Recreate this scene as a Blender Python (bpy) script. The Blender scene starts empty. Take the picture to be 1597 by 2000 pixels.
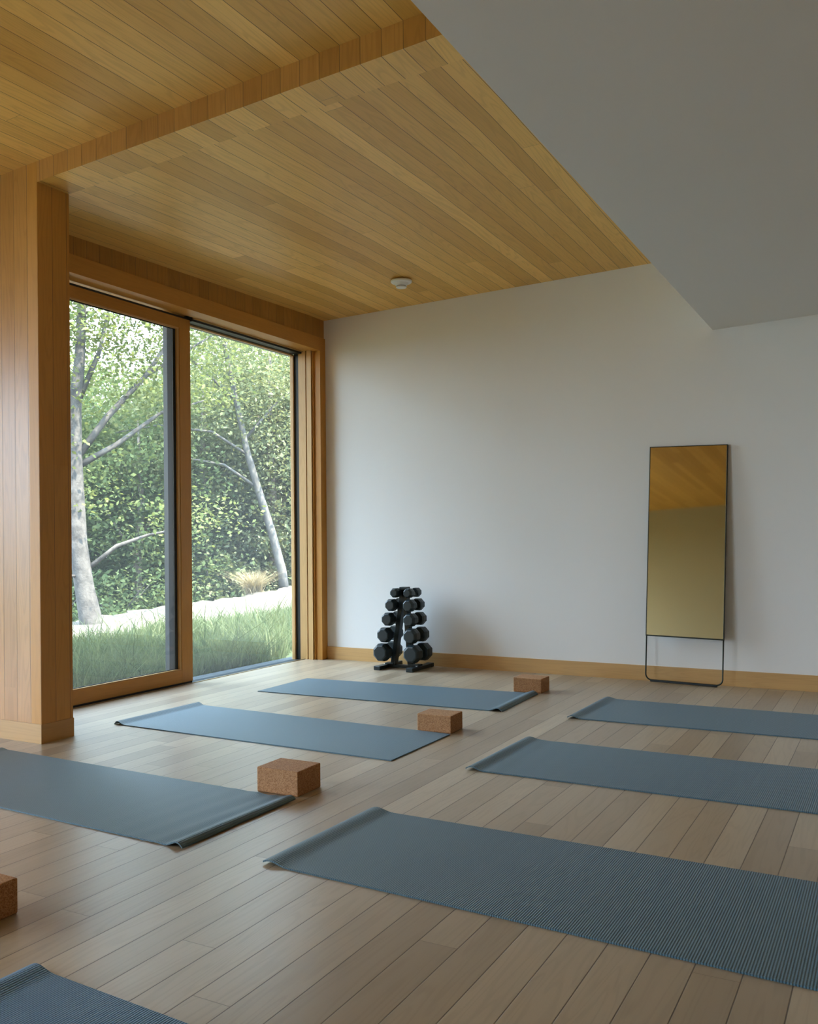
import bpy, bmesh, math, random
import numpy as np
from mathutils import Vector, Matrix

random.seed(7)
S = bpy.context.scene
COL = S.collection
PI = math.pi

# ------------------------------------------------------------------ camera, sky, sun, exposure
EYE = 1.10
YAW, ROLL, FPX, HORIZON_PX = -0.4951, -0.0085, 1766.41, 1047.09
cam = bpy.data.cameras.new('camera')
cam_o = bpy.data.objects.new('camera', cam)
COL.objects.link(cam_o)
cs, sn, cr, sr = math.cos(YAW), math.sin(YAW), math.cos(ROLL), math.sin(ROLL)
flat = Vector((cs, -sn, 0)); fwd = Vector((sn, cs, 0)); upv = Vector((0, 0, 1))
cx = flat * cr + upv * sr
cy = upv * cr - flat * sr
m = Matrix((cx, cy, -fwd)).transposed().to_4x4()
m.translation = Vector((0, 0, EYE))
cam_o.matrix_world = m
cam.sensor_fit = 'HORIZONTAL'
cam.sensor_width = 36.0
cam.lens = 36.0 * FPX / 1597.0
cam.shift_y = (HORIZON_PX - 1000.0) / 1597.0
cam.clip_end = 300
S.camera = cam_o

world = bpy.data.worlds.new('sky')
S.world = world
world.use_nodes = True
wt = world.node_tree
wt.nodes.clear()
w_out = wt.nodes.new('ShaderNodeOutputWorld')
w_bg = wt.nodes.new('ShaderNodeBackground')
w_tc = wt.nodes.new('ShaderNodeTexCoord')
w_sep = wt.nodes.new('ShaderNodeSeparateXYZ')
w_ramp = wt.nodes.new('ShaderNodeValToRGB')
w_ramp.color_ramp.elements[0].position = 0.0
w_ramp.color_ramp.elements[0].color = (0.25, 0.31, 0.37, 1)
w_ramp.color_ramp.elements[1].position = 0.75
w_ramp.color_ramp.elements[1].color = (0.65, 0.88, 1.17, 1)
w_mid = w_ramp.color_ramp.elements.new(0.24)
w_mid.color = (0.285, 0.36, 0.44, 1)
wt.links.new(w_tc.outputs['Generated'], w_sep.inputs[0])
wt.links.new(w_sep.outputs['Z'], w_ramp.inputs[0])
wt.links.new(w_ramp.outputs[0], w_bg.inputs[0])
wt.links.new(w_bg.outputs[0], w_out.inputs[0])
w_bg.inputs[1].default_value = 13.0

sun = bpy.data.lights.new('sun', 'SUN')
sun_o = bpy.data.objects.new('sun', sun)
COL.objects.link(sun_o)
sun.energy = 20.0
sun.angle = math.radians(1.0)
sun.color = (1.0, 0.93, 0.80)
sun_dir = Vector((0.48, 0.05, 0.87)).normalized()          # towards the sun: high, from beyond the roof
sun_o.rotation_euler = sun_dir.to_track_quat('Z', 'Y').to_euler()

def portal(name, loc, rot, sx, sy):
    l = bpy.data.lights.new(name, 'AREA')
    l.shape = 'RECTANGLE'; l.size = sx; l.size_y = sy
    l.cycles.is_portal = True
    o = bpy.data.objects.new(name, l); COL.objects.link(o)
    o.location = loc; o.rotation_euler = rot
portal('window_portal', (-4.95, 5.25, 1.38), (0, -PI / 2, 0), 2.8, 3.1)
portal('fill_window_portal', (-7.85, -4.55, 1.2), (0, -PI / 2, 0), 2.5, 3.9)  # samples the added, unseen rear opening
portal('near_window_portal', (-7.85, -0.55, 1.35), (0, -PI / 2, 0), 2.8, 4.1)

S.view_settings.view_transform = 'Standard'
S.view_settings.look = 'None'
S.view_settings.gamma = 1.0
S.view_settings.use_curve_mapping = False
S.view_settings.exposure = 1.6
S.cycles.max_bounces = 14
S.cycles.diffuse_bounces = 8
S.cycles.glossy_bounces = 4
S.cycles.transparent_max_bounces = 16

# ------------------------------------------------------------------ node helpers and materials
class NT:
    def __init__(self, name):
        self.m = bpy.data.materials.new(name)
        self.m.use_nodes = True
        self.t = self.m.node_tree
        self.b = self.t.nodes['Principled BSDF']
    def n(self, kind, **kw):
        nd = self.t.nodes.new(kind)
        for k, v in kw.items(): setattr(nd, k, v)
        return nd
    def put(self, sock, v):
        if isinstance(v, bpy.types.NodeSocket): self.t.links.new(v, sock)
        else: sock.default_value = v
    def math(self, op, a, b=0.0, c=0.0, clamp=False):
        nd = self.n('ShaderNodeMath', operation=op, use_clamp=clamp)
        self.put(nd.inputs[0], a); self.put(nd.inputs[1], b); self.put(nd.inputs[2], c)
        return nd.outputs[0]
    def comb(self, x, y, z=0.0):
        nd = self.n('ShaderNodeCombineXYZ')
        for i, v in enumerate((x, y, z)): self.put(nd.inputs[i], v)
        return nd.outputs[0]
    def mix(self, f, a, b, blend='MIX'):
        nd = self.n('ShaderNodeMix', data_type='RGBA', blend_type=blend)
        self.put(nd.inputs[0], f)
        for s, v in ((nd.inputs[6], a), (nd.inputs[7], b)):
            self.put(s, v if isinstance(v, bpy.types.NodeSocket) else (*v, 1.0))
        return nd.outputs[2]
    def noise(self, vec, scale, detail=3.0, rough=0.5, dist=0.0):
        nd = self.n('ShaderNodeTexNoise')
        if vec is not None: self.put(nd.inputs['Vector'], vec)
        self.put(nd.inputs['Scale'], scale); self.put(nd.inputs['Detail'], detail)
        self.put(nd.inputs['Roughness'], rough); self.put(nd.inputs['Distortion'], dist)
        return nd.outputs[0]
    def white(self, vec):
        nd = self.n('ShaderNodeTexWhiteNoise', noise_dimensions='3D')
        self.put(nd.inputs['Vector'], vec)
        return nd.outputs['Value']
    def ramp(self, v, a0, a1, b0=0.0, b1=1.0):
        nd = self.n('ShaderNodeMapRange', clamp=True)
        for i, x in enumerate((v, a0, a1, b0, b1)): self.put(nd.inputs[i], x)
        return nd.outputs[0]
    def bump(self, h, strength, dist):
        nd = self.n('ShaderNodeBump')
        self.put(nd.inputs['Height'], h); nd.inputs['Strength'].default_value = strength
        nd.inputs['Distance'].default_value = dist
        self.put(self.b.inputs['Normal'], nd.outputs[0])
    def uv(self):
        nd = self.n('ShaderNodeUVMap'); sp = self.n('ShaderNodeSeparateXYZ')
        self.put(sp.inputs[0], nd.outputs[0])
        return sp.outputs[0], sp.outputs[1]
    def obj(self): return self.n('ShaderNodeTexCoord').outputs['Object']
    def done(self, color, rough, metal=0.0, spec=0.5):
        self.put(self.b.inputs['Base Color'], color if isinstance(color, bpy.types.NodeSocket) else (*color, 1.0))
        self.put(self.b.inputs['Roughness'], rough)
        self.put(self.b.inputs['Metallic'], metal)
        self.put(self.b.inputs['Specular IOR Level'], spec)
        return self.m

def plain(name, color, rough, metal=0.0, spec=0.5):
    return NT(name).done(color, rough, metal, spec)

def oak(name, dark, light, width=None, length=2.4, off=0.0, gap=0.0022, gapcol=(0.09, 0.045, 0.015), rough=0.45, vary=0.75, figure=0.5, joint=True, spec=0.5):
    """oak with grain along U (metres); with a width, boards laid side by side along V"""
    t = NT(name)
    u, v = t.uv()
    if width:
        q = t.math('DIVIDE', t.math('SUBTRACT', v, off), width)
        cell = t.math('FLOOR', q); fr = t.math('FRACT', q)
        r1 = t.white(t.comb(cell, 3.7, 1.3))
        uu = t.math('ADD', t.math('DIVIDE', u, length), t.math('MULTIPLY', r1, 17.3))
        piece = t.math('FLOOR', uu); fu = t.math('FRACT', uu)
        r2 = t.white(t.comb(cell, piece, 8.1))
        r3 = t.white(t.comb(cell, piece, 2.4))
    else:
        r2 = 0.5; r3 = 0.3
    s2 = t.math('MULTIPLY', r2, 43.0)
    fine = t.noise(t.comb(t.math('MULTIPLY', u, 3.0), t.math('MULTIPLY', v, 90.0), s2), 1.0, 4.0, 0.6, 0.3)
    mid = t.noise(t.comb(t.math('MULTIPLY', u, 0.9), t.math('MULTIPLY', v, 10.0), t.math('ADD', s2, 5.0)), 1.0, 2.0, 0.5, 0.4)
    rings = t.math('SINE', t.math('MULTIPLY', mid, 70.0))
    rings = t.ramp(rings, 0.1, 1.0)
    tone = t.math('ADD', t.math('MULTIPLY', r3, vary), t.math('MULTIPLY', mid, 1.0 - vary))
    col = t.mix(tone, dark, light)
    col = t.mix(t.math('MULTIPLY', rings, 0.22 * figure), col, (dark[0] * .55, dark[1] * .5, dark[2] * .42))
    col = t.mix(t.ramp(fine, 0.50, 0.75, 0.0, 0.24 * figure), col, (dark[0] * .6, dark[1] * .56, dark[2] * .5))
    h = t.math('MULTIPLY', fine, -0.12)
    if width:
        e = t.math('MULTIPLY', t.math('MINIMUM', fr, t.math('SUBTRACT', 1.0, fr)), width)
        g = t.ramp(e, gap * 0.35, gap * 0.75, 1.0, 0.0)
        if joint:
            e2 = t.math('MULTIPLY', t.math('MINIMUM', fu, t.math('SUBTRACT', 1.0, fu)), length)
            g = t.math('MAXIMUM', g, t.ramp(e2, gap * 0.25, gap * 0.5, 0.7, 0.0))
        col = t.mix(t.math('MULTIPLY', g, 0.85), col, gapcol)
        h = t.math('SUBTRACT', h, g)
    t.bump(h, 0.35, 0.0015)
    return t.done(col, rough, 0.0, spec)

M = {}
W = 0.1058; W0 = -2.865
OAK_D, OAK_L = (0.61, 0.325, 0.062), (0.93, 0.575, 0.165)
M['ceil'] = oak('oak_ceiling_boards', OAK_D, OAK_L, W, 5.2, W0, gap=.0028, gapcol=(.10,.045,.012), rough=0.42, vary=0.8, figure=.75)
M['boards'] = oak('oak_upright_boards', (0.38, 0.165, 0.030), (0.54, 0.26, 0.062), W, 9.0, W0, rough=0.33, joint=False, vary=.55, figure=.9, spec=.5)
TRM_D, TRM_L = (0.46, 0.20, 0.028), (0.60, 0.29, 0.055)  # oak darkened for the shade on casing, door and partition end
M['jamb'] = oak('shaded_oak_jamb_boards', TRM_D, TRM_L, 0.0965, 9.0, 3.333, rough=0.45, joint=False, figure=0.7)
M['header'] = oak('shaded_oak_header_boards', (0.34, 0.15, 0.022), (0.48, 0.23, 0.042), W, 9.0, W0, rough=0.42, joint=False, vary=.55, figure=.9)  # same oak, shade above the opening put into a darker colour
M['oak'] = oak('shaded_oak_trim', TRM_D, TRM_L, None, rough=0.45)
M['oak_base'] = oak('oak_baseboard', (0.50, 0.285, 0.10), (0.72, 0.46, 0.19), None, rough=0.45)
M['oak_mid'] = oak('oak_partition_baseboard', (0.42, 0.225, 0.065), (0.58, 0.335, 0.115), None, rough=0.4)  # tone lowered for the shade on the end of the partition
M['floor'] = oak('pale_oak_floor', (0.29, 0.212, 0.135), (0.485, 0.385, 0.262), 0.1153, 2.6, -0.692, gap=0.0030, gapcol=(0.07, 0.04, 0.02), rough=0.34, vary=0.75, figure=0.6, spec=.85)
def wall_paint(name, c):
    t = NT(name)
    n = t.noise(t.obj(), 90.0, 3.0)
    t.bump(n, 0.06, 0.002)
    return t.done(c, 0.75, 0, 0.3)
M['white'] = wall_paint('white_wall_paint', (0.80, 0.80, 0.785))
M['white_ceiling'] = wall_paint('white_ceiling_paint', (0.78, 0.78, 0.765))
M['outside'] = plain('dark_cladding', (0.10, 0.085, 0.07), 0.8)
M['gasket'] = plain('black_gasket', (0.012, 0.016, 0.017), 0.5)
M['alu'] = plain('grey_aluminium', (0.11, 0.14, 0.165), 0.45, 0.2)
M['sill'] = plain('slate_sill', (0.05, 0.058, 0.06), 0.9, 0, 0.1)
M['brass'] = plain('bronze_track', (0.30, 0.21, 0.10), 0.4, 0.6)
def glass(name, tint, haze_mix):
    t = NT(name)
    lw = t.n('ShaderNodeLayerWeight'); lw.inputs[0].default_value = 0.5
    fz = t.math('MULTIPLY_ADD', t.math('POWER', lw.outputs['Facing'], 5.0), 0.94, 0.03)
    tr = t.n('ShaderNodeBsdfTransparent'); tr.inputs[0].default_value = (*tint, 1)
    gl = t.n('ShaderNodeBsdfGlossy'); gl.inputs['Roughness'].default_value = 0.0
    mx = t.n('ShaderNodeMixShader')
    t.put(mx.inputs[0], fz); t.put(mx.inputs[1], tr.outputs[0]); t.put(mx.inputs[2], gl.outputs[0])
    haze_bsdf = t.n('ShaderNodeBsdfTranslucent'); haze_bsdf.inputs[0].default_value = (1, 1, 1, 1)
    md = t.n('ShaderNodeMixShader'); md.inputs[0].default_value = haze_mix      # painted white veil for the outdoor haze, with some mist on the pane
    t.put(md.inputs[1], mx.outputs[0]); t.put(md.inputs[2], haze_bsdf.outputs[0])
    t.put(t.t.nodes['Material Output'].inputs[0], md.outputs[0])
    return t.m
M['glass'] = glass('dimmed_glass', (0.80, 0.812, 0.806), 0.010)  # grey tint added to dim the daylight through the bay
M['clear_glass'] = glass('clear_glass', (0.985, 0.985, 0.985), 0.004)

# ------------------------------------------------------------------ mesh helpers
class MB:
    """collects shapes and links them as ONE mesh object with metre UVs (U along the grain)"""
    def __init__(self): self.v = []; self.f = []; self.uv = []; self.sm = []
    def face(self, pts, uvs=None, grain='y', smooth=False, off=(0, 0)):
        b = len(self.v); self.v += [tuple(p) for p in pts]
        self.f.append(tuple(range(b, b + len(pts)))); self.sm.append(smooth)
        if uvs is None:
            p = [Vector(q) for q in pts]
            nrm = (p[1] - p[0]).cross(p[-1] - p[0])
            ax = max(range(3), key=lambda i: abs(nrm[i])); g = 'xyz'.index(grain)
            ins = [i for i in range(3) if i != ax]
            if g in ins: o = ins[0] if ins[1] == g else ins[1]; uvs = [(q[g] + off[0], q[o] + off[1]) for q in p]
            else: uvs = [(q[ins[0]] + off[0], q[ins[1]] + off[1]) for q in p]
        self.uv += list(uvs)
    def hexa(self, bot, top, grain='y', off=(0, 0)):
        """bot, top: four corners each, counter-clockwise seen from above"""
        self.face(top, grain=grain, off=off); self.face(bot[::-1], grain=grain, off=off)
        for i in range(4):
            j = (i + 1) % 4
            self.face((bot[i], bot[j], top[j], top[i]), grain=grain, off=off)
    def box(self, a, b, grain='y', off=(0, 0)):
        (x0, y0, z0), (x1, y1, z1) = a, b
        q = [(x0, y0), (x1, y0), (x1, y1), (x0, y1)]
        self.hexa([(x, y, z0) for x, y in q], [(x, y, z1) for x, y in q], grain, off)
    def build(self, name, mat, parent=None, loc=None):
        me = bpy.data.meshes.new(name)
        me.from_pydata(self.v, [], self.f)
        lay = me.uv_layers.new(name='UVMap')
        for i, c in enumerate(self.uv): lay.data[i].uv = c
        for p, s in zip(me.polygons, self.sm): p.use_smooth = s
        me.materials.append(mat)
        bm = bmesh.new(); bm.from_mesh(me)
        bmesh.ops.remove_doubles(bm, verts=bm.verts, dist=1e-6)
        bm.to_mesh(me); bm.free()
        return link(name, me, parent, loc)

def link(name, me, parent=None, loc=None):
    o = bpy.data.objects.new(name, me); COL.objects.link(o)
    if parent: o.parent = parent
    if loc: o.location = loc
    return o
def struct(o): o['kind'] = 'structure'; return o
def tag(o, label, cat, group=None, kind=None):
    o['label'] = label; o['category'] = cat
    if group: o['group'] = group
    if kind: o['kind'] = kind
    return o
def empty(name, loc=(0, 0, 0), rz=0.0):
    o = bpy.data.objects.new(name, None); COL.objects.link(o)
    o.location = loc; o.rotation_euler = (0, 0, rz); o.empty_display_size = 0.1
    return o
def from_bm(name, bm, mat, parent=None, smooth=False, loc=None):
    me = bpy.data.meshes.new(name); bm.to_mesh(me); bm.free()
    if smooth:
        for p in me.polygons: p.use_smooth = True
    me.materials.append(mat)
    return link(name, me, parent, loc)
def bevel_box(bm, a, b, r, seg=2):
    x = bmesh.ops.create_cube(bm, size=1.0)['verts']
    for v in x:
        v.co = Vector([a[i] + (b[i] - a[i]) * (v.co[i] + 0.5) for i in range(3)])
    ed = list({e for v in x for e in v.link_edges})
    if r: bmesh.ops.bevel(bm, geom=ed, offset=r, segments=seg, affect='EDGES', profile=0.6)
def tube(bm, pts, radii, n=10, cap=True):
    pts = [Vector(p) for p in pts]
    if not hasattr(radii, '__len__'): radii = [radii] * len(pts)
    rings = []
    ref = None
    for i, p in enumerate(pts):
        d = (pts[min(i + 1, len(pts) - 1)] - pts[max(i - 1, 0)]).normalized()
        if ref is None: ref = d.orthogonal().normalized()
        a = (ref - d * ref.dot(d)).normalized(); b = d.cross(a); ref = a
        rings.append([bm.verts.new(p + (a * math.cos(2 * PI * k / n) + b * math.sin(2 * PI * k / n)) * radii[i]) for k in range(n)])
    for r, s in zip(rings, rings[1:]):
        for k in range(n):
            f = bm.faces.new((r[k], r[(k + 1) % n], s[(k + 1) % n], s[k])); f.smooth = True
    if cap:
        bm.faces.new(rings[0][::-1]); bm.faces.new(rings[-1])
def lathe(bm, prof, n=40, axis='z', smooth=True):
    rings = []
    for r, z in prof:
        rings.append([bm.verts.new((r * math.cos(2 * PI * k / n), r * math.sin(2 * PI * k / n), z)) for k in range(n)] if r > 1e-6 else [bm.verts.new((0, 0, z))])
    for a, b in zip(rings, rings[1:]):
        for k in range(n):
            q = [a[k % len(a)], a[(k + 1) % len(a)], b[(k + 1) % len(b)], b[k % len(b)]]
            q = list(dict.fromkeys(q))
            if len(q) > 2:
                f = bm.faces.new(q); f.smooth = smooth
def copy_tree(o, parent=None):
    c = o.copy(); COL.objects.link(c)
    if parent: c.parent = parent
    for ch in list(o.children): copy_tree(ch, c)
    return c

# ------------------------------------------------------------------ the room
YB = 6.835                       # back wall
XW = -4.548                      # face of the window wall
XL = -7.6                        # unseen left wall of the near half, set outward to block sky light
YN, YN2 = 3.333, 3.545           # near and far face of the partition and the beam
XP = -4.052                      # end of the partition
XE = -1.17                       # edge of the lowered white ceiling
XR, YR = 3.0, -7.0               # right and rear wall

def zc(x, y):                    # oak ceiling over the window bay
    a = 3.048 + (x + 4.548) * 0.0275; b = 3.020 + (x + 4.05) * 0.0551
    k = (y - YN) / (YB - YN)
    return b + (a - b) * k
def zh(x): return 3.128 + (x + 4.09) * 0.0585      # higher oak ceiling over the near half
def zw(x): return 2.578 + (x + 1.17) * 0.040       # lowered white ceiling

f = MB()
f.box((-4.70, YN, -0.20), (XR + .2, YB + .2, 0)); f.box((XL - .2, YR - .2, -0.20), (XR + .2, YN, 0))
struct(f.build('floor', M['floor']))

def slab(name, x0, x1, y0, y1, zf, th, mat, nx=1, ny=1, off=(0, 0)):
    s = MB()
    q = [(x0, y0), (x1, y0), (x1, y1), (x0, y1)]
    s.hexa([(x, y, zf(x, y)) for x, y in q], [(x, y, zf(x, y) + th) for x, y in q], 'y', off)
    return struct(s.build(name, mat))
slab('ceiling', -4.95, XE + .05, YN2, YB + .1, zc, 0.12, M['ceil'], off=(0, .037))
slab('ceiling', XL - .1, XE + .05, YR - .1, YN + .02, lambda x, y: zh(x), 0.12, M['ceil'], off=(0.8, 0))
w = MB()
q = [(XE, YR - .1), (XR + .1, YR - .1), (XR + .1, YB + .1), (XE, YB + .1)]
w.hexa([(x, y, zw(x)) for x, y in q], [(x, y, 3.50) for x, y in q])
struct(w.build('ceiling', M['white_ceiling']))
r = MB(); r.box((XL - .3, YR - .3, 3.50), (XR + .4, YN2 + .1, 3.75)); r.box((-6.5, YN2 + .1, 3.50), (XR + .4, YB + .4, 3.75)); struct(r.build('roof', M['outside']))  # eave over the bay is unseen, drawn out to hold back sky light

# beam across the opening: board front and board underside, flush with the bay ceiling
b = MB()
x0, x1 = XP - 0.001, XE + .05
b.face([(x0, YN, zc(x0, YN)), (x1, YN, zc(x1, YN)), (x1, YN, zh(x1) + .05), (x0, YN, zh(x0) + .05)], grain='z')
struct(b.build('trim_1', M['boards']))
b = MB()
pts = [(x0, YN, zc(x0, YN)), (x0, YN2, zc(x0, YN2)), (x1, YN2, zc(x1, YN2)), (x1, YN, zc(x1, YN))]
b.face(pts, grain='y', off=(5.3, 0))
b.face([(p[0], p[1], p[2] + .3) for p in pts[::-1]]); b.face([pts[1], (x0, YN2, 3.45), (x1, YN2, 3.45), pts[2]])
struct(b.build('trim_2', M['ceil']))

# partition at left: boards facing the room, corner board, end face, oak baseboard
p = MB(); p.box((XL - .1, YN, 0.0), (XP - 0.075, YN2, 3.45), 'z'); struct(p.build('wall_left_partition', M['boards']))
p = MB(); p.box((XP - 0.075, YN, 0.0), (XP - 0.002, YN2, 3.45), 'z', (0, .02)); struct(p.build('trim_3', M['oak']))
p = MB(); p.box((XP - 0.004, YN + .001, 0.0), (XP, YN2, 3.035), 'z'); struct(p.build('trim_4', M['jamb']))
p = MB(); p.box((XL, YN - .004, 0.0), (XP + .003, YN2 + .004, 0.104), 'x'); struct(p.build('baseboard_partition', M['oak_mid']))

# back wall and its baseboard
p = MB(); p.box((-4.836, YB, -0.2), (XR + .1, YB + .2, 3.50)); struct(p.build('wall_back', M['white']))
p = MB(); p.box((-4.53, YB - .014, 0.0), (XR, YB, 0.112), 'x'); struct(p.build('baseboard_back', M['oak_base']))
# walls never seen straight on: right, rear, near left with its wide window
p = MB(); p.box((XR, YR, -.2), (XR + .2, YB + .2, 3.5), 'z'); struct(p.build('wall_right', M['boards']))  # unseen wall, given oak boards for darker, warmer bounce light
p = MB(); p.box((XL, YR - .2, -.2), (XR, YR, 3.5)); struct(p.build('wall_rear', wall_paint('warm_grey_wall_paint', (0.50, 0.485, 0.44))))
p = MB()
p.box((XL - .2, YR, -.2), (XL, -6.4, 3.5)); p.box((XL - .2, -2.7, -.2), (XL, -2.5, 3.5)); p.box((XL - .2, -6.4, 2.4), (XL, -2.7, 3.5)); p.box((XL - .2, -6.4, -.2), (XL, -2.7, 0)); p.box((XL - .2, 1.4, -.2), (XL, YN2, 3.5)); p.box((XL - .2, -2.5, 2.7), (XL, 1.4, 3.5)); p.box((XL - .2, -2.5, -.2), (XL, 1.4, 0.0))
struct(p.build('wall_left_near', M['white']))
g = MB(); g.box((XL - .12, -2.5, 0.0), (XL - .11, 1.4, 2.7)); g2 = struct(g.build('window_2', M['clear_glass']))
g = MB(); g.box((XL - .12, -6.4, 0.0), (XL - .11, -2.7, 2.4)); g2 = struct(g.build('fill_window', M['clear_glass']))  # unseen rear window, added to light the rear and fill the room

# window wall: boards above the opening, the return behind the partition
p = MB()
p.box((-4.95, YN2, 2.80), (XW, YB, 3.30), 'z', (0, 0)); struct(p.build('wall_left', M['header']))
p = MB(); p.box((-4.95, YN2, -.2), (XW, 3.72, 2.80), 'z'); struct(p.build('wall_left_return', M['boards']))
# casing: head board and right upright board
p = MB(); p.box((-4.60, YN2, 2.768), (-4.534, YB - .001, 2.884), 'y'); struct(p.build('trim_5', M['oak']))
p = MB(); p.box((-4.60, 6.748, 0.0), (-4.534, YB - .001, 2.768), 'z', (.4, .3)); struct(p.build('trim_6', M['oak']))
# head lining above the sliding track
p = MB(); p.box((-4.70, 3.72, 2.775), (-4.60, 6.748, 2.80), 'y', (.2, .7)); struct(p.build('trim_7', M['oak']))
# stepped side lining at the right: two boards, oak lightened for the daylight on them, with a dark reveal between
p = MB(); p.box((-4.664, 6.722, 0.0), (-4.616, YB, 2.785), 'z', (1.1, .2)); struct(p.build('trim_8', M['oak_base']))
p = MB(); p.box((-4.612, 6.735, 0.0), (-4.60, YB, 2.785), 'z', (1.1, .2)); struct(p.build('trim_9', M['oak']))
# sill track
p = MB(); p.box((-4.715, 3.72, -.05), (-4.70, 6.75, 0.004), 'y'); struct(p.build('trim_10', M['brass']))
p = MB(); p.box((-4.95, 3.72, -.20), (-4.715, YB, -0.008), 'y'); struct(p.build('trim_11', M['sill']))

# sliding door in front (left half)
GT = 2.672
d = MB()
d.box((-4.79, 5.172, 0.012), (-4.74, 5.288, 2.760), 'z', (0, .1))
d.box((-4.79, 3.76, 0.012), (-4.74, 3.88, 2.760), 'z', (.3, .5))
d.box((-4.79, 3.88, 0.012), (-4.741, 5.172, 0.108), 'y', (.7, .9))
d.box((-4.79, 3.88, 2.682), (-4.741, 5.172, 2.760), 'y', (.9, .3))
door = struct(d.build('door_1', M['oak']))
g = MB(); g.box((-4.772, 3.88, 0.108), (-4.766, 5.16, 2.682)); g.build('glass_pane', M['glass'], door)
e = MB()
e.box((-4.765, 5.150, 0.108), (-4.745, 5.172, 2.682), 'z'); e.box((-4.765, 3.88, 0.108), (-4.745, 5.150, 0.116), 'y'); e.box((-4.765, 3.88, 2.672), (-4.745, 5.150, 2.682), 'y')
e.build('glazing_bead', M['oak_base'], door)
e = MB(); e.box((-4.768, 5.122, 0.112), (-4.762, 5.150, 2.676)); e.box((-4.768, 3.88, 0.116), (-4.762, 5.122, 0.121)); e.box((-4.768, 3.88, 2.664), (-4.762, 5.122, 2.672))
e.build('gasket', M['gasket'], door)
e = MB(); e.box((-4.785, 3.76, 2.760), (-4.745, 5.288, 2.776)); e.box((-4.785, 3.76, -.006), (-4.745, 5.288, 0.012)); e.build('track_gap', M['gasket'], door)  # black strips stand in for the shaded gaps above and below the sash

# fixed pane behind (right half)
d = MB()
d.box((-4.87, 5.134, -.008), (-4.83, 5.238, 2.79)); d.box((-4.87, 5.238, 2.745), (-4.82, 6.735, 2.80))
win = struct(d.build('window_1', M['alu']))
g = MB(); g.box((-4.832, 5.238, -.008), (-4.826, 6.80, 2.745)); g.build('glass_pane', M['glass'], win)
e = MB(); e.box((-4.80, 5.29, 2.752), (-4.715, 6.735, 2.80)); e.box((-4.805, 6.730, -.008), (-4.752, YB, 2.80)); e.build('gasket', M['gasket'], win)
e = MB(); e.box((-4.715, 5.29, 2.768), (-4.70, 6.75, 2.80), 'y'); e.box((-4.82, 5.29, 2.738), (-4.80, 6.735, 2.75), 'y'); e.build('head_bead', M['oak_base'], win)
e = MB(); e.box((-4.752, 6.722, -.006), (-4.676, YB, 2.79), 'z', (.3, .3)); e.build('side_lining', M['oak_base'], win)  # lighter oak carries the daylight falling on this lining
e = MB(); e.box((-4.838, 6.712, -.008), (-4.805, YB, 2.75), 'z'); e.build('stop_bead', M['oak_base'], win)

# ------------------------------------------------------------------ outside: ground, ledge, grass, trees
def gz(x, y): return -0.10 if x > -8.6 else -0.5
def ridge(y): return 0.0 + (y - 8.4) * 0.042
t = NT('dark_soil_and_litter')
n1 = t.noise(t.obj(), 3.0, 5.0)
M['soil'] = t.done(t.mix(n1, (0.018, 0.026, 0.010), (0.05, 0.06, 0.026)), 0.95, 0, 0.1)
g = MB()
for (xa, za), (xb, zb) in zip(((-4.95, -.12), (-8.3, -.12), (-10.2, -.5), (-14, -.9), (-70, -.9)), ((-8.3, -.12), (-10.2, -.5), (-14, -.9), (-70, -.9), (-70.5, -.9))):
    g.face([(xb, -40, zb), (xa, -40, za), (xa, 60, za), (xb, 60, zb)])
g.face([(-4.95, 7.05, -.12), (40, 7.05, -.12), (40, 60, -.12), (-4.95, 60, -.12)])
struct(g.build('ground', M['soil']))

t = NT('pale_sandy_stone')
n1 = t.noise(t.obj(), 2.2, 6.0, 0.6); n2 = t.noise(t.obj(), 30.0, 3.0)
t.bump(n2, 0.5, 0.01)
M['stone'] = t.done(t.mix(n1, (0.060, 0.050, 0.039), (0.102, 0.087, 0.069)), 0.9, 0, 0.2)
rng = np.random.default_rng(5)
bm = bmesh.new()
ny = 150
prof = ((-7.5, -.16, 0), (-7.95, .10, .02), (-8.45, .52, .05), (-8.95, .84, .05), (-9.35, 1.0, .04), (-9.75, 1.0, .04), (-9.85, .3, .05), (-9.95, -.5, 0))
rows = []
step = 0.0
for i in range(ny):
    y = 4.0 + 16.0 * i / (ny - 1)
    if rng.random() < 0.12: step = rng.uniform(-.03, .03)
    row = []
    for x, k, j in prof:
        z0 = -0.12; zr = ridge(y) + step
        z = z0 + (zr - z0) * k if k >= 0 else z0 + k
        row.append(bm.verts.new((x + 0.25 * math.sin(y * .6) + rng.normal() * j, y, z + rng.normal() * j * .35)))
    rows.append(row)
for a, c in zip(rows, rows[1:]):
    for k in range(len(prof) - 1):
        bm.faces.new((a[k], a[k + 1], c[k + 1], c[k]))
bmesh.ops.recalc_face_normals(bm, faces=bm.faces)
led = from_bm('stone_ledge', bm, M['stone'])
tag(led, 'pale sunlit sandy stone ledge running behind the tall grass outside', 'ledge')

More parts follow.
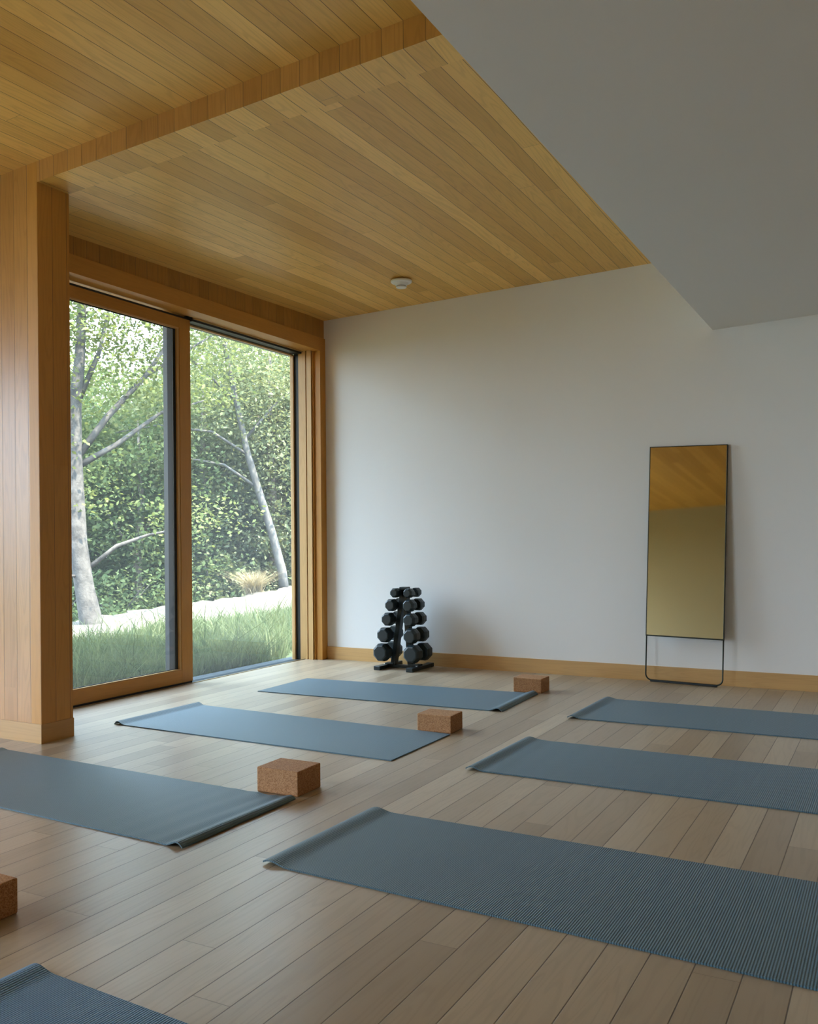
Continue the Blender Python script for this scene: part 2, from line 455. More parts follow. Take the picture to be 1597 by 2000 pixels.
def leaf_mat(name, a, b, trans=0.35):
    t = NT(name)
    gi = t.n('ShaderNodeNewGeometry')
    c = t.mix(gi.outputs['Random Per Island'], a, b)
    df = t.n('ShaderNodeBsdfDiffuse'); tl = t.n('ShaderNodeBsdfTranslucent'); mx = t.n('ShaderNodeMixShader')
    t.put(df.inputs[0], c); t.put(tl.inputs[0], t.mix(0.5, c, (b[0] * 1.3, b[1] * 1.25, b[2] * .6)))
    mx.inputs[0].default_value = trans
    t.put(mx.inputs[1], df.outputs[0]); t.put(mx.inputs[2], tl.outputs[0])
    t.put(t.t.nodes['Material Output'].inputs[0], mx.outputs[0])
    return t.m
M['leaf'] = leaf_mat('green_leaves', (0.038, 0.056, 0.020), (0.128, 0.142, 0.056))
M['leaf_birch'] = leaf_mat('light_birch_leaves', (0.066, 0.082, 0.040), (0.165, 0.175, 0.100))
M['leaf_dark'] = leaf_mat('deep_green_leaves', (0.030, 0.049, 0.022), (0.096, 0.122, 0.055))
M['grass'] = leaf_mat('grass_blades', (0.015, 0.030, 0.010), (0.115, 0.130, 0.07))
M['straw'] = leaf_mat('straw_blades', (0.16, 0.12, 0.065), (0.27, 0.22, 0.14), .2)
def bark(name, a, b):
    t = NT(name)
    n1 = t.noise(t.obj(), 7.0, 5.0, .65); n2 = t.noise(t.obj(), 40.0, 3.0)
    t.bump(n2, .5, .01)
    return t.done(t.mix(t.ramp(n1, .35, .65), a, b), .9, 0, .2)
M['bark'] = bark('pale_grey_bark', (0.022, 0.020, 0.018), (0.075, 0.067, 0.058))
M['bark_birch'] = bark('white_birch_bark', (0.048, 0.044, 0.040), (0.105, 0.098, 0.088))
M['bark_dark'] = bark('brown_bark', (0.08, 0.065, 0.05), (0.20, 0.17, 0.14))

def raw_mesh(name, verts, nper, mat):
    """verts: (n, nper, 3) array, one polygon each"""
    n = len(verts)
    me = bpy.data.meshes.new(name)
    me.vertices.add(n * nper); me.loops.add(n * nper); me.polygons.add(n)
    me.vertices.foreach_set('co', np.asarray(verts, np.float32).ravel())
    me.loops.foreach_set('vertex_index', np.arange(n * nper, dtype=np.int32))
    me.polygons.foreach_set('loop_start', np.arange(n, dtype=np.int32) * nper)
    me.polygons.foreach_set('loop_total', np.full(n, nper, np.int32))
    me.update(); me.validate()
    me.materials.append(mat)
    return me
def blade_mesh(name, v, mat):
    """v: (n, 6, 3) base pair, middle pair, tip pair; two quads per blade"""
    n = len(v)
    idx = (np.arange(n)[:, None] * 6 + np.array([0, 1, 3, 2, 2, 3, 5, 4])[None, :]).astype(np.int32)
    me = bpy.data.meshes.new(name)
    me.vertices.add(n * 6); me.loops.add(n * 8); me.polygons.add(n * 2)
    me.vertices.foreach_set('co', np.asarray(v, np.float32).ravel())
    me.loops.foreach_set('vertex_index', idx.ravel())
    me.polygons.foreach_set('loop_start', np.arange(n * 2, dtype=np.int32) * 4)
    me.polygons.foreach_set('loop_total', np.full(n * 2, 4, np.int32))
    me.update(); me.validate()
    me.materials.append(mat)
    return me
def unit(a): return a / np.maximum(np.linalg.norm(a, axis=1, keepdims=True), 1e-9)
def leaves(rg, centres, size, droop=0.0, upness=1.0):
    n = len(centres)
    d = rg.normal(size=(n, 3)); d[:, 2] = d[:, 2] * .6 - droop; d = unit(d)
    nn = rg.normal(size=(n, 3)) * .7; nn[:, 2] += upness
    sd = unit(np.cross(d, nn)); nn = np.cross(sd, d)
    L = size * .72 * rg.uniform(.6, 1.25, (n, 1))
    a = centres; tip = a + d * L
    m1 = a + d * L * .45 + sd * L * .30 + nn * L * .06; m2 = a + d * L * .45 - sd * L * .30 + nn * L * .06
    return np.stack([a, m1, tip, m2], 1)
def sprays(rg, n_clusters, per, crown, spread=(.33, .33, .11)):
    per = int(per * 1.9)
    """leaf positions in flattened sprays; crown(rg, n) gives cluster centres"""
    c = crown(rg, n_clusters)
    p = np.repeat(c, per, 0) + rg.normal(size=(n_clusters * per, 3)) * np.array(spread)
    return p
def make_tree(name, loc, trunk_pts, trunk_r, limbs, clouds, leafmat, barkmat, size, droop=0.0, seed=1):
    """trunk_pts and limbs relative to the base; clouds: (centre, radii, clusters, per)"""
    rg = np.random.default_rng(seed)
    o = empty(name, loc)
    bm = bmesh.new(); tube(bm, trunk_pts, trunk_r, 12); from_bm('trunk', bm, barkmat, o)
    for pts, rad in limbs:
        bm = bmesh.new(); tube(bm, pts, rad, 7); from_bm('branch', bm, barkmat, o)
    allp = []
    for c, rr, k, per in clouds:
        def crown(g, n, c=c, rr=rr):
            u = unit(g.normal(size=(n, 3))) * (g.uniform(0, 1, (n, 1)) ** .45)
            return np.array(c) + u * np.array(rr)
        allp.append(sprays(rg, k, per, crown))
    P = np.concatenate(allp)
    link('foliage', raw_mesh('foliage', leaves(rg, P, size, droop), 4, leafmat), o)
    return o

# pale-trunked tree at left, just behind the ledge
ta = make_tree('broadleaf_tree', (-9.42, 8.56, -.35),
    [(0, 0, 0), (-.02, .01, .35), (-.13, .0, .8), (-.22, -.02, 1.4), (-.30, .02, 2.0), (-.37, .05, 2.6), (-.40, .10, 3.2), (-.36, .16, 3.9), (-.38, .22, 4.6), (-.46, .3, 5.4), (-.4, .4, 6.6), (-.3, .5, 8.2), (-.2, .5, 9.8)],
    [.20, .15, .125, .118, .112, .11, .09, .07, .06, .055, .05, .035, .015],
    [([(-.36, .05, 2.5), (-.20, .5, 3.15), (0, 1.0, 3.75), (.15, 1.5, 4.5), (.15, 1.75, 5.2)], [.055, .045, .035, .025, .012]),
     ([(-.0, 1.0, 3.75), (.1, 1.6, 4.15), (.2, 2.3, 4.6)], [.028, .02, .01]),
     ([(-.36, .05, 2.4), (-.1, .55, 2.75), (.1, 1.2, 3.25), (.3, 1.9, 3.5)], [.05, .035, .025, .012]),
     ([(-.36, .1, 2.7), (-.5, -.3, 3.4), (-.6, -.6, 4.4)], [.06, .045, .02]),
     ([(-.37, .12, 3.3), (-.2, .35, 4.0), (-.1, .5, 4.8)], [.045, .03, .012]),
     ([(-.16, 0, 1.0), (.1, .35, 1.35), (.3, .75, 1.5), (.5, 1.3, 1.6)], [.035, .028, .02, .01]),
     ([(-.10, 0, .95), (-.3, -.35, .98), (-.5, -.8, 1.0)], [.02, .015, .008])],
    [((-.2, .5, 8.6), (2.9, 3.3, 2.3), 300, 22), ((-.5, .2, 5.4), (1.6, 1.7, 1.2), 130, 24), ((.1, 1.7, 5.0), (1.1, 1.2, .8), 75, 24), ((-.3, .8, 4.4), (1.2, 1.3, .7), 60, 24), ((-.7, -.2, 3.6), (1.0, 1.0, 1.0), 40, 24), ((.2, 1.3, 3.6), (.8, .9, .5), 28, 24), ((-.7, .2, 2.3), (.9, .8, .5), 16, 24), ((.5, 1.2, 1.75), (.5, .7, .25), 10, 22)],  # topmost cloud is out of view, added to screen sky light from the bay
    M['leaf'], M['bark'], .105, .1, 3)
tag(ta, 'tall tree with pale mottled trunk behind the ledge, seen through the sliding door', 'tree')
# leaning birch at right
tb = make_tree('birch_tree', (-9.80, 13.40, .0),
    [(0, 0, 0), (-.05, -.03, .5), (-.22, -.1, 1.2), (-.45, -.2, 2.0), (-.62, -.3, 2.7), (-.75, -.36, 3.4), (-.95, -.5, 4.6), (-1.2, -.7, 6.4), (-1.25, -.8, 8.6)],
    [.095, .082, .075, .068, .058, .05, .04, .03, .012],
    [([(-.45, -.2, 2.0), (-.9, -.6, 2.42), (-1.5, -1.1, 2.55), (-2.1, -1.6, 2.4)], [.03, .024, .018, .008]),
     ([(-.60, -.28, 2.6), (-1.0, -.8, 3.0), (-1.7, -1.4, 3.1), (-2.3, -1.9, 2.95)], [.03, .024, .016, .008]),
     ([(-.65, -.3, 2.9), (-.4, .3, 3.6), (-.2, .9, 4.1)], [.03, .02, .008]),
     ([(-.78, -.4, 3.6), (-1.3, -1.0, 4.3), (-1.8, -1.5, 4.6)], [.028, .02, .008])],
    [((-1.2, -.8, 8.0), (2.4, 2.6, 2.0), 220, 22), ((-1.0, -.6, 5.3), (1.5, 1.6, 1.3), 80, 26), ((-1.6, -1.3, 3.5), (1.2, 1.2, .7), 50, 26), ((-.3, .3, 3.6), (1.0, 1.0, .9), 38, 26), ((-1.9, -1.5, 2.4), (.8, .7, .3), 16, 24), ((.2, .3, 2.4), (.6, .6, .5), 14, 22), ((-.9, -.3, 4.2), (1.2, 1.2, .6), 40, 26)],  # topmost cloud is out of view, added to hold off light from overhead
    M['leaf_birch'], M['bark_birch'], .115, .55, 4)
tag(tb, 'slender birch with thin white trunk leaning left beyond the ledge', 'tree')

# woodland behind: three kinds, copied
def bg_tree(name, h, wdt, leafmat, seed, size, per=26, dens=1.0):
    k = int(150 * dens)
    return make_tree(name, (0, 0, 0), [(0, 0, 0), (.05, .03, h * .3), (-.05, .05, h * .6), (.0, .0, h * .92)], [.13, .10, .07, .02],
        [([(0, 0, h * .35), (.6, .3, h * .5), (1.0, .5, h * .6)], [.05, .03, .01]), ([(0, 0, h * .45), (-.5, .5, h * .6), (-.9, .7, h * .75)], [.05, .03, .01])],
        [((0, 0, h * .68), (wdt, wdt, h * .34), k, per), ((0, 0, h * .36), (wdt * 1.1, wdt * 1.1, h * .26), int(k * .8), per), ((0, 0, h * .12), (wdt, wdt, h * .13), int(k * .4), per)],
        leafmat, M['bark_dark'], size, .15, seed)
protos = [bg_tree('broadleaf_tree', 6.2, 1.7, M['leaf'], 11, .15), bg_tree('broadleaf_tree', 6.6, 1.5, M['leaf_birch'], 12, .13), bg_tree('broadleaf_tree', 5.6, 1.8, M['leaf_dark'], 13, .16)]
# azimuth from the doorway (degrees left of straight back), distance, kind, scale
wood = [(-50.5, 17.5, 2, .95), (-47.5, 19.5, 0, .92), (-45, 17, 2, .80), (-43, 20, 0, .88), (-41, 18.6, 1, .92), (-38.8, 20, 1, 1.12), (-37, 18.5, 1, 1.0), (-34.8, 20, 1, 1.1), (-33, 19, 0, 1.0),
        (-53, 20, 0, 1.1), (-48.5, 23, 2, 1.1), (-44, 24, 0, 1.0), (-39.5, 24, 2, 1.25), (-35.5, 24, 2, 1.3), (-46.5, 27, 2, 1.15), (-42, 28, 2, 1.25), (-37, 29, 0, 1.5), (-51, 28, 0, 1.35)]
kinds = ['bushy mid green tree in the woodland behind the ledge', 'light feathery green tree in the woodland behind the ledge', 'deep green dense tree in the woodland behind the ledge']
used = [False] * 3
for i, (az, dist, k, sc) in enumerate(wood):
    a = math.radians(az)
    o = protos[k] if not used[k] else copy_tree(protos[k])
    used[k] = True
    o.location = (dist * math.sin(a), dist * math.cos(a), -.9)
    o.scale = (sc, sc, sc); o.rotation_euler = (0, 0, i * 2.1)
    tag(o, kinds[k], 'tree', ['mid green woodland trees', 'light green woodland trees', 'deep green woodland trees'][k])
# low leafy shrubs behind the ledge
def shrub(loc, rr, leafmat, size, seed, label, k=40):
    o = empty('shrub', loc)
    rg = np.random.default_rng(seed)
    bm = bmesh.new()
    for j in range(5):
        a = j * 1.26; tube(bm, [(0.02 * math.cos(a), .02 * math.sin(a), 0), (rr[0] * .3 * math.cos(a), rr[1] * .3 * math.sin(a), rr[2]), (rr[0] * .7 * math.cos(a), rr[1] * .7 * math.sin(a), rr[2] * 1.6)], [.018, .012, .005], 6)
    from_bm('stems', bm, M['bark'], o)
    def crown(g, n):
        u = unit(g.normal(size=(n, 3))) * (g.uniform(0, 1, (n, 1)) ** .4)
        return np.array((0, 0, rr[2])) + u * np.array(rr)
    link('foliage', raw_mesh('foliage', leaves(rg, sprays(rg, k, 26, crown, (.2, .2, .08)), size, .2), 4, leafmat), o)
    tag(o, label, 'shrub')
shrub((-11.2, 13.2, -.55), (.95, .95, .75), M['leaf_birch'], .14, 21, 'pale broad leaved shrub behind the ledge, left of the leaning birch', 46)
shrub((-10.9, 14.9, -.4), (.8, .8, .6), M['leaf_birch'], .13, 22, 'pale shrub behind the foot of the leaning birch', 30)
shrub((-11.6, 11.0, -.8), (1.1, 1.1, .75), M['leaf_dark'], .13, 23, 'dark green shrub behind the ledge, seen beside the sliding door stile', 46)
shrub((-11.2, 9.2, -.8), (1.0, 1.0, .7), M['leaf_dark'], .13, 24, 'dark green shrub just right of the pale mottled trunk', 40)
shrub((-11.0, 7.6, -.8), (1.0, 1.0, .8), M['leaf'], .13, 25, 'green shrub left of the pale mottled trunk, by the oak partition', 40)

# grass: blades too many to count
def blades(rg, base, hgt, lean, wid):
    n = len(base)
    az = rg.uniform(0, 2 * PI, n); d = np.stack([np.cos(az), np.sin(az), np.zeros(n)], 1)
    s = np.stack([-np.sin(az), np.cos(az), np.zeros(n)], 1)
    az2 = rg.uniform(0, PI, n); s = s * np.cos(az2)[:, None] + d * np.sin(az2)[:, None]
    h = hgt[:, None]; l = (lean * hgt)[:, None]; wv = wid[:, None]
    z = np.array([0, 0, 1.0])
    p0a = base - s * wv; p0b = base + s * wv
    m = base + d * l * .25 + z * h * .6; ma = m - s * wv * .8; mb = m + s * wv * .8
    tp = base + d * l + z * h
    return np.stack([p0a, p0b, ma, mb, tp - s * wv * .12, tp + s * wv * .12], 1)
rg = np.random.default_rng(9)
N = 60000
gx = rg.uniform(-8.15, -4.98, N); gy = rg.uniform(3.3, 13.5, N)
keep = (gx < -5.03) & ((gy < 6.75) | (gx < -5.3)) & (gy > 3.65 + .1) & (gy < 5.2 + (-gx - 4.9) * 1.9 + 1.2) & (gy > 3.2 + (-gx - 4.9) * .72)
gx, gy = gx[keep], gy[keep]
clump = .5 + .5 * np.sin(gx * 3.1 + 1.7 * np.sin(gy * 2.3)) * np.sin(gy * 2.7 + 1.3 * np.sin(gx * 1.9))
tall = np.clip((-gx - 4.9) / 3.4, 0, 1)
hh = (.13 + .16 * clump - .03 * tall) * rg.uniform(.5, 1.3, len(gx)) + (rg.random(len(gx)) < .05) * rg.uniform(.08, .26, len(gx))
base = np.stack([gx, gy, np.full(len(gx), -.125)], 1)
me = blade_mesh('grass', blades(rg, base, hh, rg.uniform(.1, .9, len(gx)), rg.uniform(.0035, .0075, len(gx))), M['grass'])
tag(link('grass', me), 'tall green grass growing outside up to the glass', 'grass', kind='stuff')
# tuft of ornamental grass on the ledge
rg = np.random.default_rng(10)
n = 700
base = np.stack([rg.normal(0, .05, n), rg.normal(0, .05, n), np.zeros(n)], 1)
tuft = link('ornamental_grass', blade_mesh('ornamental_grass', blades(rg, base, rg.uniform(.22, .46, n), rg.uniform(.2, 1.5, n), rg.uniform(.003, .006, n)), M['straw']), None, (-9.5, 12.1, .11))
tag(tuft, 'straw coloured tuft of ornamental grass on top of the ledge', 'grass tuft')

# ------------------------------------------------------------------ yoga mats
def mat_material(name, c):
    t = NT(name)
    u, v = t.uv()
    rib = t.math('SINE', t.math('MULTIPLY', u, 2 * PI / 0.0075))
    cr_ = t.math('SINE', t.math('MULTIPLY', v, 2 * PI / 0.0060))
    hgt = t.math('ADD', rib, t.math('MULTIPLY', cr_, .45))
    n1 = t.noise(t.comb(t.math('MULTIPLY', u, 160.0), t.math('MULTIPLY', v, 160.0)), 1.0, 2.0)
    n2 = t.noise(t.comb(u, v), 3.0, 3.0)
    t.bump(t.math('ADD', hgt, t.math('MULTIPLY', n1, 1.5)), .55, .0009)
    col = t.mix(t.ramp(hgt, -1.2, 1.2), tuple(x * .72 for x in c), tuple(x * 1.15 for x in c))
    col = t.mix(t.math('MULTIPLY', n2, .25), col, tuple(x * .8 for x in c))
    t.b.inputs['Sheen Weight'].default_value = .10; t.b.inputs['Sheen Roughness'].default_value = .45
    return t.done(col, .50, 0, .6)
M['mat'] = mat_material('slate_blue_foam', (0.064, 0.132, 0.172))
M['mat_blue'] = mat_material('sky_tinted_foam', (0.068, 0.175, 0.290))  # same foam with reflected sky blue put into its colour
def arch(d, wd, h, tip=0.0):
    if d >= wd: return 0.0
    s = max(0.0, d / wd)
    return h * math.sin(PI * min(1, s) ** .6) ** 2 + tip * (1 - s) ** 2
def yoga_mat(corners, left, right, label, mat, ripple=0.0, ripple_at='right'):
    """corners: near-left, far-left, far-right, near-right on the floor"""
    nl, fl, fr_, nr = [Vector((*c, 0)) for c in corners]
    L = ((nr - nl).length + (fr_ - fl).length) / 2; Wd = ((fl - nl).length + (fr_ - nr).length) / 2
    th = .0055
    us = sorted(set([round(x, 5) for x in [L * i / 60 for i in range(61)] + [i * .006 for i in range(26)] + [L - i * .006 for i in range(26)]]))
    vs = [i / 8 for i in range(9)]
    bm = bmesh.new(); uvl = bm.loops.layers.uv.new('UVMap')
    def P(u, v, top):
        s = u / L
        p = (nl * (1 - s) + nr * s) * (1 - v) + (fl * (1 - s) + fr_ * s) * v
        z = arch(u, *left) + arch(L - u, *right)
        if ripple:
            q = (L - u) if ripple_at == 'right' else u
            fall = math.exp(-(q / .38) ** 2)
            z += ripple * fall * (.5 + .5 * math.sin(q * 58 + v * 2.2)) * (.6 + .4 * v)
        p.z = z + .0006 + (th if top else 0.0)
        return p
    G = {(i, j, k): bm.verts.new(P(u, v, k)) for i, u in enumerate(us) for j, v in enumerate(vs) for k in (0, 1)}
    def quad(a, b, c, d, sm=True):
        fc = bm.faces.new([G[x] for x in (a, b, c, d)]); fc.smooth = sm
        for lp, x in zip(fc.loops, (a, b, c, d)): lp[uvl].uv = (us[x[0]], vs[x[1]] * Wd)
    nu, nv = len(us) - 1, len(vs) - 1
    for i in range(nu):
        for j in range(nv):
            quad((i, j, 1), (i + 1, j, 1), (i + 1, j + 1, 1), (i, j + 1, 1)); quad((i, j, 0), (i, j + 1, 0), (i + 1, j + 1, 0), (i + 1, j, 0))
        quad((i, 0, 0), (i + 1, 0, 0), (i + 1, 0, 1), (i, 0, 1), False); quad((i, nv, 0), (i, nv, 1), (i + 1, nv, 1), (i + 1, nv, 0), False)
    for j in range(nv):
        quad((0, j, 0), (0, j, 1), (0, j + 1, 1), (0, j + 1, 0), False); quad((nu, j, 0), (nu, j + 1, 0), (nu, j + 1, 1), (nu, j, 1), False)
    for e in bm.edges:
        if len({f.smooth for f in e.link_faces}) > 1: e.smooth = False
    o = from_bm('yoga_mat', bm, mat)
    tag(o, label, 'yoga mat', 'yoga mats laid out in two columns')
FLAT = (.08, 0.0, 0.0)
yoga_mat([(-4.020, 5.156), (-4.032, 5.789), (-2.194, 5.915), (-2.172, 5.220)], FLAT, (.10, .018, .0), 'grey blue yoga mat nearest the dumbbell rack, its right end curled over', M['mat'])
yoga_mat([(-4.086, 3.877), (-4.072, 4.567), (-2.180, 4.497), (-2.184, 3.844)], (.085, .017, 0), FLAT, 'grey blue yoga mat in the middle of the window side, its left end arched up', M['mat'])
yoga_mat([(-4.150, 2.490), (-4.154, 3.150), (-2.217, 3.091), (-2.232, 2.426)], (.08, .006, 0), (.09, .014, .0), 'grey blue yoga mat with rippled right end, nearest the oak partition', M['mat'], .005)
yoga_mat([(-1.750, 5.214), (-1.733, 5.930), (.13, 5.945), (.12, 5.260)], (.10, .012, .003), FLAT, 'dark slate yoga mat nearest the leaning mirror', M['mat'], .002, 'left')
yoga_mat([(-1.791, 3.856), (-1.768, 4.572), (.10, 4.580), (.10, 3.860)], (.10, .012, .004), FLAT, 'dark slate yoga mat in the middle of the right side', M['mat'], .003, 'left')
yoga_mat([(-1.887, 2.440), (-1.866, 3.116), (.02, 3.090), (.02, 2.360)], (.11, .010, .006), FLAT, 'large dark slate yoga mat in the right foreground with ribbed texture', M['mat'])
yoga_mat([(-1.985, .90), (-1.966, 1.578), (-.10, 1.49), (-.10, .82)], (.10, .010, .003), FLAT, 'blue yoga mat corner at the bottom left of the foreground', M['mat_blue'])

# ------------------------------------------------------------------ cork blocks
t = NT('cork')
vo = t.n('ShaderNodeTexVoronoi'); t.put(vo.inputs['Vector'], t.obj()); vo.inputs['Scale'].default_value = 260
sp = t.n('ShaderNodeSeparateColor'); t.put(sp.inputs[0], vo.outputs['Color'])
n1 = t.noise(t.obj(), 420.0, 3.0); n2 = t.noise(t.obj(), 160.0, 2.0)
c = t.mix(sp.outputs[0], (0.27, 0.12, 0.048), (0.47, 0.25, 0.115))
c = t.mix(t.ramp(n1, .60, .72, 0, .75), c, (0.72, 0.52, 0.34))
c = t.mix(t.ramp(n2, .62, .70, 0, .5), c, (0.13, 0.05, 0.02))
t.bump(n1, .3, .001)
M['cork'] = t.done(c, .8, 0, .25)
def cork_block(x, y, rz, label, h=.103, wd=.208, dp=.165):
    bm = bmesh.new(); bevel_box(bm, (0, 0, 0), (wd, dp, h), .006, 3)
    o = from_bm('yoga_block', bm, M['cork'], None, False, (x, y, 0.0005)); o.rotation_euler = (0, 0, rz)
    tag(o, label, 'yoga block', 'cork yoga blocks beside the mats')
cork_block(-2.448, 3.129, .02, 'brown cork yoga block behind the corner of the rippled mat', .107, .213, .178)
cork_block(-2.394, 4.512, .03, 'brown cork yoga block behind the corner of the arched middle mat', .098)
cork_block(-2.386, 5.945, .0, 'brown cork yoga block farthest back, near the curled mat end', .100)
cork_block(-2.494, 1.628, .0, 'dark side of a cork yoga block cut by the left foreground edge', .104)

# ------------------------------------------------------------------ dumbbell rack and dumbbells
M['steel_black'] = plain('black_powder_coat', (0.011, 0.020, 0.022), .42)
M['rubber'] = plain('black_rubber', (0.010, 0.021, 0.026), .40)
M['chrome'] = plain('chrome', (.75, .75, .75), .18, 1.0)
RX, RY = -3.622, 6.595
rack = empty('dumbbell_rack', (RX, RY, 0))
tag(rack, 'black steel dumbbell rack with two leaning posts by the white wall', 'dumbbell rack')
tiers = [(.138, .143, .290, -.147, .137), (.283, .121, .272, -.124, .124), (.414, .106, .252, -.093, .112), (.531, .098, .236, -.066, .102), (.632, .076, .205, -.036, .090)]
#         z,     head Ø, length, x left, x right of the handles
def P2(side, z):
    k = z / .67
    return (-.095 if side < 0 else .075) * (1 - k) + (.010 if side < 0 else .022) * k
for s in (-1, 1):
    fx = -.152 if s < 0 else .150
    bm = bmesh.new(); bevel_box(bm, (fx - .028, -.180, .003), (fx + .028, .200, .031), .003, 1); ft = from_bm('foot', bm, M['steel_black'], rack)
    bm = bmesh.new()
    bm.free()
    for yy in (-.178, .170):
        bm = bmesh.new(); bevel_box(bm, (fx - .030, yy - .006, 0), (fx + .030, yy + .034, .033), .003, 1); from_bm('foot_cap', bm, M['rubber'], ft)
    bm = bmesh.new()
    a, c2 = P2(s, .028), P2(s, .665)
    bb = [bm.verts.new((x, y, z)) for (z, xc) in ((.028, a), (.665, c2)) for x, y in ((xc - .021, -.03), (xc + .021, -.03), (xc + .021, .03), (xc - .021, .03))]
    for q in ((0, 1, 2, 3), (7, 6, 5, 4)): bm.faces.new([bb[i] for i in q][::-1])
    for i in range(4): bm.faces.new([bb[i], bb[(i + 1) % 4], bb[4 + (i + 1) % 4], bb[4 + i]])
    bmesh.ops.bevel(bm, geom=bm.edges[:], offset=.003, segments=1, affect='EDGES')
    from_bm('post', bm, M['steel_black'], rack)
    bm = bmesh.new(); bevel_box(bm, (min(fx, a) - .01, -.035, .031), (max(fx, a) + .01, .035, .043), .002, 1); from_bm('foot_plate', bm, M['steel_black'], rack)
    for yy in (-.05, .05):
        bm = bmesh.new(); tube(bm, [(fx, yy, .030), (fx, yy, .037)], .007, 8); from_bm('bolt', bm, M['chrome'], rack)
    for z, D, L, xl, xr in tiers:
        hx = xl if s < 0 else xr; px = P2(s, z)
        bm = bmesh.new()
        zb = z - .0135
        xa, xb = sorted((px, hx - s * -.022))
        bevel_box(bm, (xa, -.028, zb - .012), (xb, .028, zb - .002), .001, 1)
        e0, e1 = sorted((hx + s * .018, hx + s * .024))
        bevel_box(bm, (e0, -.028, zb - .012), (e1, .028, zb + .016), .001, 1)
        bevel_box(bm, (min(px, px + s * .02), -.026, zb - .05), (max(px, px + s * .02), .026, zb - .010), .001, 1)
        from_bm('saddle', bm, M['steel_black'], rack)
bm = bmesh.new(); bevel_box(bm, (-.152, -.022, .006), (.150, .022, .029), .002, 1); from_bm('crossbar', bm, M['steel_black'], rack)
bm = bmesh.new(); bevel_box(bm, (-.018, -.034, .655), (.050, .034, .678), .003, 1); from_bm('top_cap', bm, M['steel_black'], rack)

def head_bm(D, hl, sgn):
    R = D / 2 / math.cos(PI / 8)
    prof = [(R * .58, 0.0), (R * .90, -.004), (R, hl * .22), (R, hl * .72), (R * .84, hl - .004), (R * .70, hl), (0, hl)]
    prof = [(0, 0)] + prof
    bm = bmesh.new()
    rings = []
    for rr, q in prof:
        if rr < 1e-6: rings.append([bm.verts.new((0, sgn * q, 0))]); continue
        rings.append([bm.verts.new((rr * math.cos(PI / 8 + k * PI / 4), sgn * q, rr * math.sin(PI / 8 + k * PI / 4))) for k in range(8)])
    for a, b2 in zip(rings, rings[1:]):
        for k in range(8):
            q = list(dict.fromkeys([a[k % len(a)], a[(k + 1) % len(a)], b2[(k + 1) % len(b2)], b2[k % len(b2)]]))
            if len(q) > 2: bm.faces.new(q)
    bmesh.ops.recalc_face_normals(bm, faces=bm.faces)
    return bm
names_t = ['largest black dumbbell, lowest', 'second largest black dumbbell, one above the lowest', 'medium black dumbbell, middle tier', 'small black dumbbell, one below the top', 'smallest black dumbbell, top tier']
for (z, D, L, xl, xr), nm in zip(tiers, names_t):
    hl = L * .34
    proto = None
    for s, hx in ((-1, xl), (1, xr)):
        lab = nm + (' on the left side of the rack' if s < 0 else ' on the right side of the rack')
        if proto is None:
            proto = o = empty('dumbbell', (RX + hx, RY, z))
            for sg in (-1, 1):
                hd = from_bm('head', head_bm(D, hl, sg), M['rubber'], o); hd.location = (0, sg * (L / 2 - hl), 0)
            bm = bmesh.new()
            nn = 9; half = L / 2 - hl + .004
            tube(bm, [(0, -half + 2 * half * i / (nn - 1), 0) for i in range(nn)], [.0115 + .0025 * math.sin(PI * i / (nn - 1)) for i in range(nn)], 14)
            from_bm('handle', bm, M['chrome'], o)
        else:
            o = copy_tree(proto); o.location = (RX + hx, RY, z)
        tag(o, lab, 'dumbbell', 'dumbbells on the rack')

# ------------------------------------------------------------------ leaning floor mirror
MW, MH, MZ = .556, 1.742, .335
lean = math.radians(3.0)
mir = empty('floor_mirror', (-1.378, 6.727, 0.006))
mir.rotation_euler = (-lean, math.radians(1.05), math.radians(0))
tag(mir, 'tall bronze tinted floor mirror in a thin dark metal frame leaning on the white wall', 'mirror')
M['frame'] = plain('dark_olive_metal', (0.035, 0.038, 0.028), .45, .5)
t = NT('bronze_mirror')
M['mirror'] = t.done((.47, .375, .20), .03, 1.0)
bm = bmesh.new()
bevel_box(bm, (-MW / 2, -.012, MZ), (-MW / 2 + .006, .014, MH), .001, 1); bevel_box(bm, (MW / 2 - .006, -.012, MZ), (MW / 2, .014, MH), .001, 1)
bevel_box(bm, (-MW / 2, -.012, MH - .006), (MW / 2, .014, MH), .001, 1); bevel_box(bm, (-MW / 2, -.012, MZ), (MW / 2, .014, MZ + .010), .001, 1)
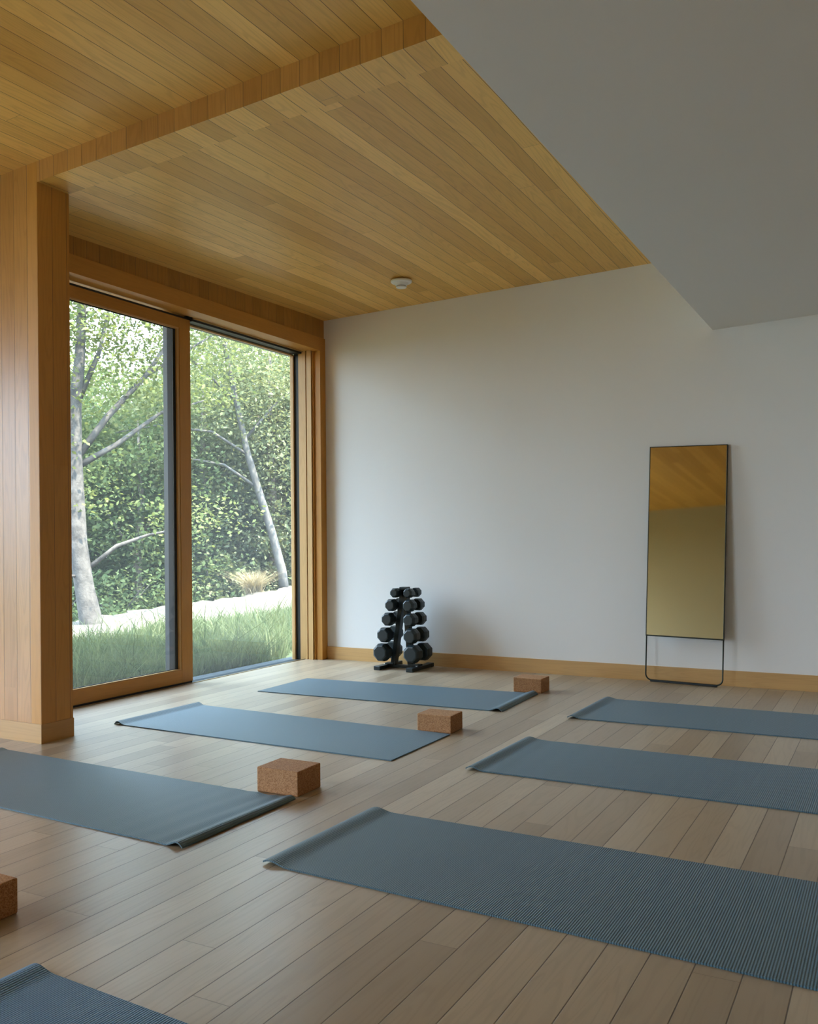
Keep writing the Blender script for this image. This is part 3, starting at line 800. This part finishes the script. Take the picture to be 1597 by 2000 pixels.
from_bm('frame', bm, M['frame'], mir)
bm = bmesh.new(); bevel_box(bm, (-MW / 2 + .006, -.009, MZ + .010), (MW / 2 - .006, -.005, MH - .006), 0); from_bm('mirror_glass', bm, M['mirror'], mir)
bm = bmesh.new(); bevel_box(bm, (-MW / 2 + .006, -.004, MZ + .010), (MW / 2 - .006, .011, MH - .006), 0); from_bm('back_panel', bm, M['frame'], mir)
bm = bmesh.new()
R = .045; hw = MW / 2 - .005; zb = .012
pts = [(-hw, 0, MZ + .005)] + [(-hw, 0, zb + R + .1)]
pts += [(-hw + R - R * math.cos(a), 0, zb + R - R * math.sin(a)) for a in [PI / 2 * i / 8 for i in range(9)]]
pts += [(hw - R + R * math.sin(a), 0, zb + R - R * math.cos(a)) for a in [PI / 2 * i / 8 for i in range(9)]]
pts += [(hw, 0, zb + R + .1), (hw, 0, MZ + .005)]
tube(bm, pts, .0055, 8); from_bm('stand', bm, M['frame'], mir)
bm = bmesh.new(); bevel_box(bm, (-hw + R - .01, -.011, .0), (hw - R + .01, .011, .016), .003, 1); from_bm('rubber_strip', bm, M['gasket'], mir)

# ------------------------------------------------------------------ smoke detector
M['plastic'] = plain('white_plastic', (.78, .77, .73), .4)
dx, dy = -3.37, 6.15
det = empty('smoke_detector', (dx, dy, zc(dx, dy)))
tag(det, 'round white smoke detector on the oak ceiling', 'smoke detector')
bm = bmesh.new(); lathe(bm, [(0, .004), (.082, .004), (.082, -.007), (.076, -.013), (.060, -.015), (0, -.015)]); from_bm('base', bm, M['plastic'], det)
bm = bmesh.new(); lathe(bm, [(.060, -.015), (.052, -.022), (.044, -.034), (.042, -.036), (0, -.036)]); from_bm('body', bm, M['plastic'], det)
bm = bmesh.new(); lathe(bm, [(0, -.036), (.036, -.036), (.036, -.041), (0, -.041)]); from_bm('vent', bm, M['gasket'], det)
bm = bmesh.new(); lathe(bm, [(0, -.041), (.041, -.041), (.041, -.048), (.036, -.052), (0, -.053)]); from_bm('cap', bm, M['plastic'], det)
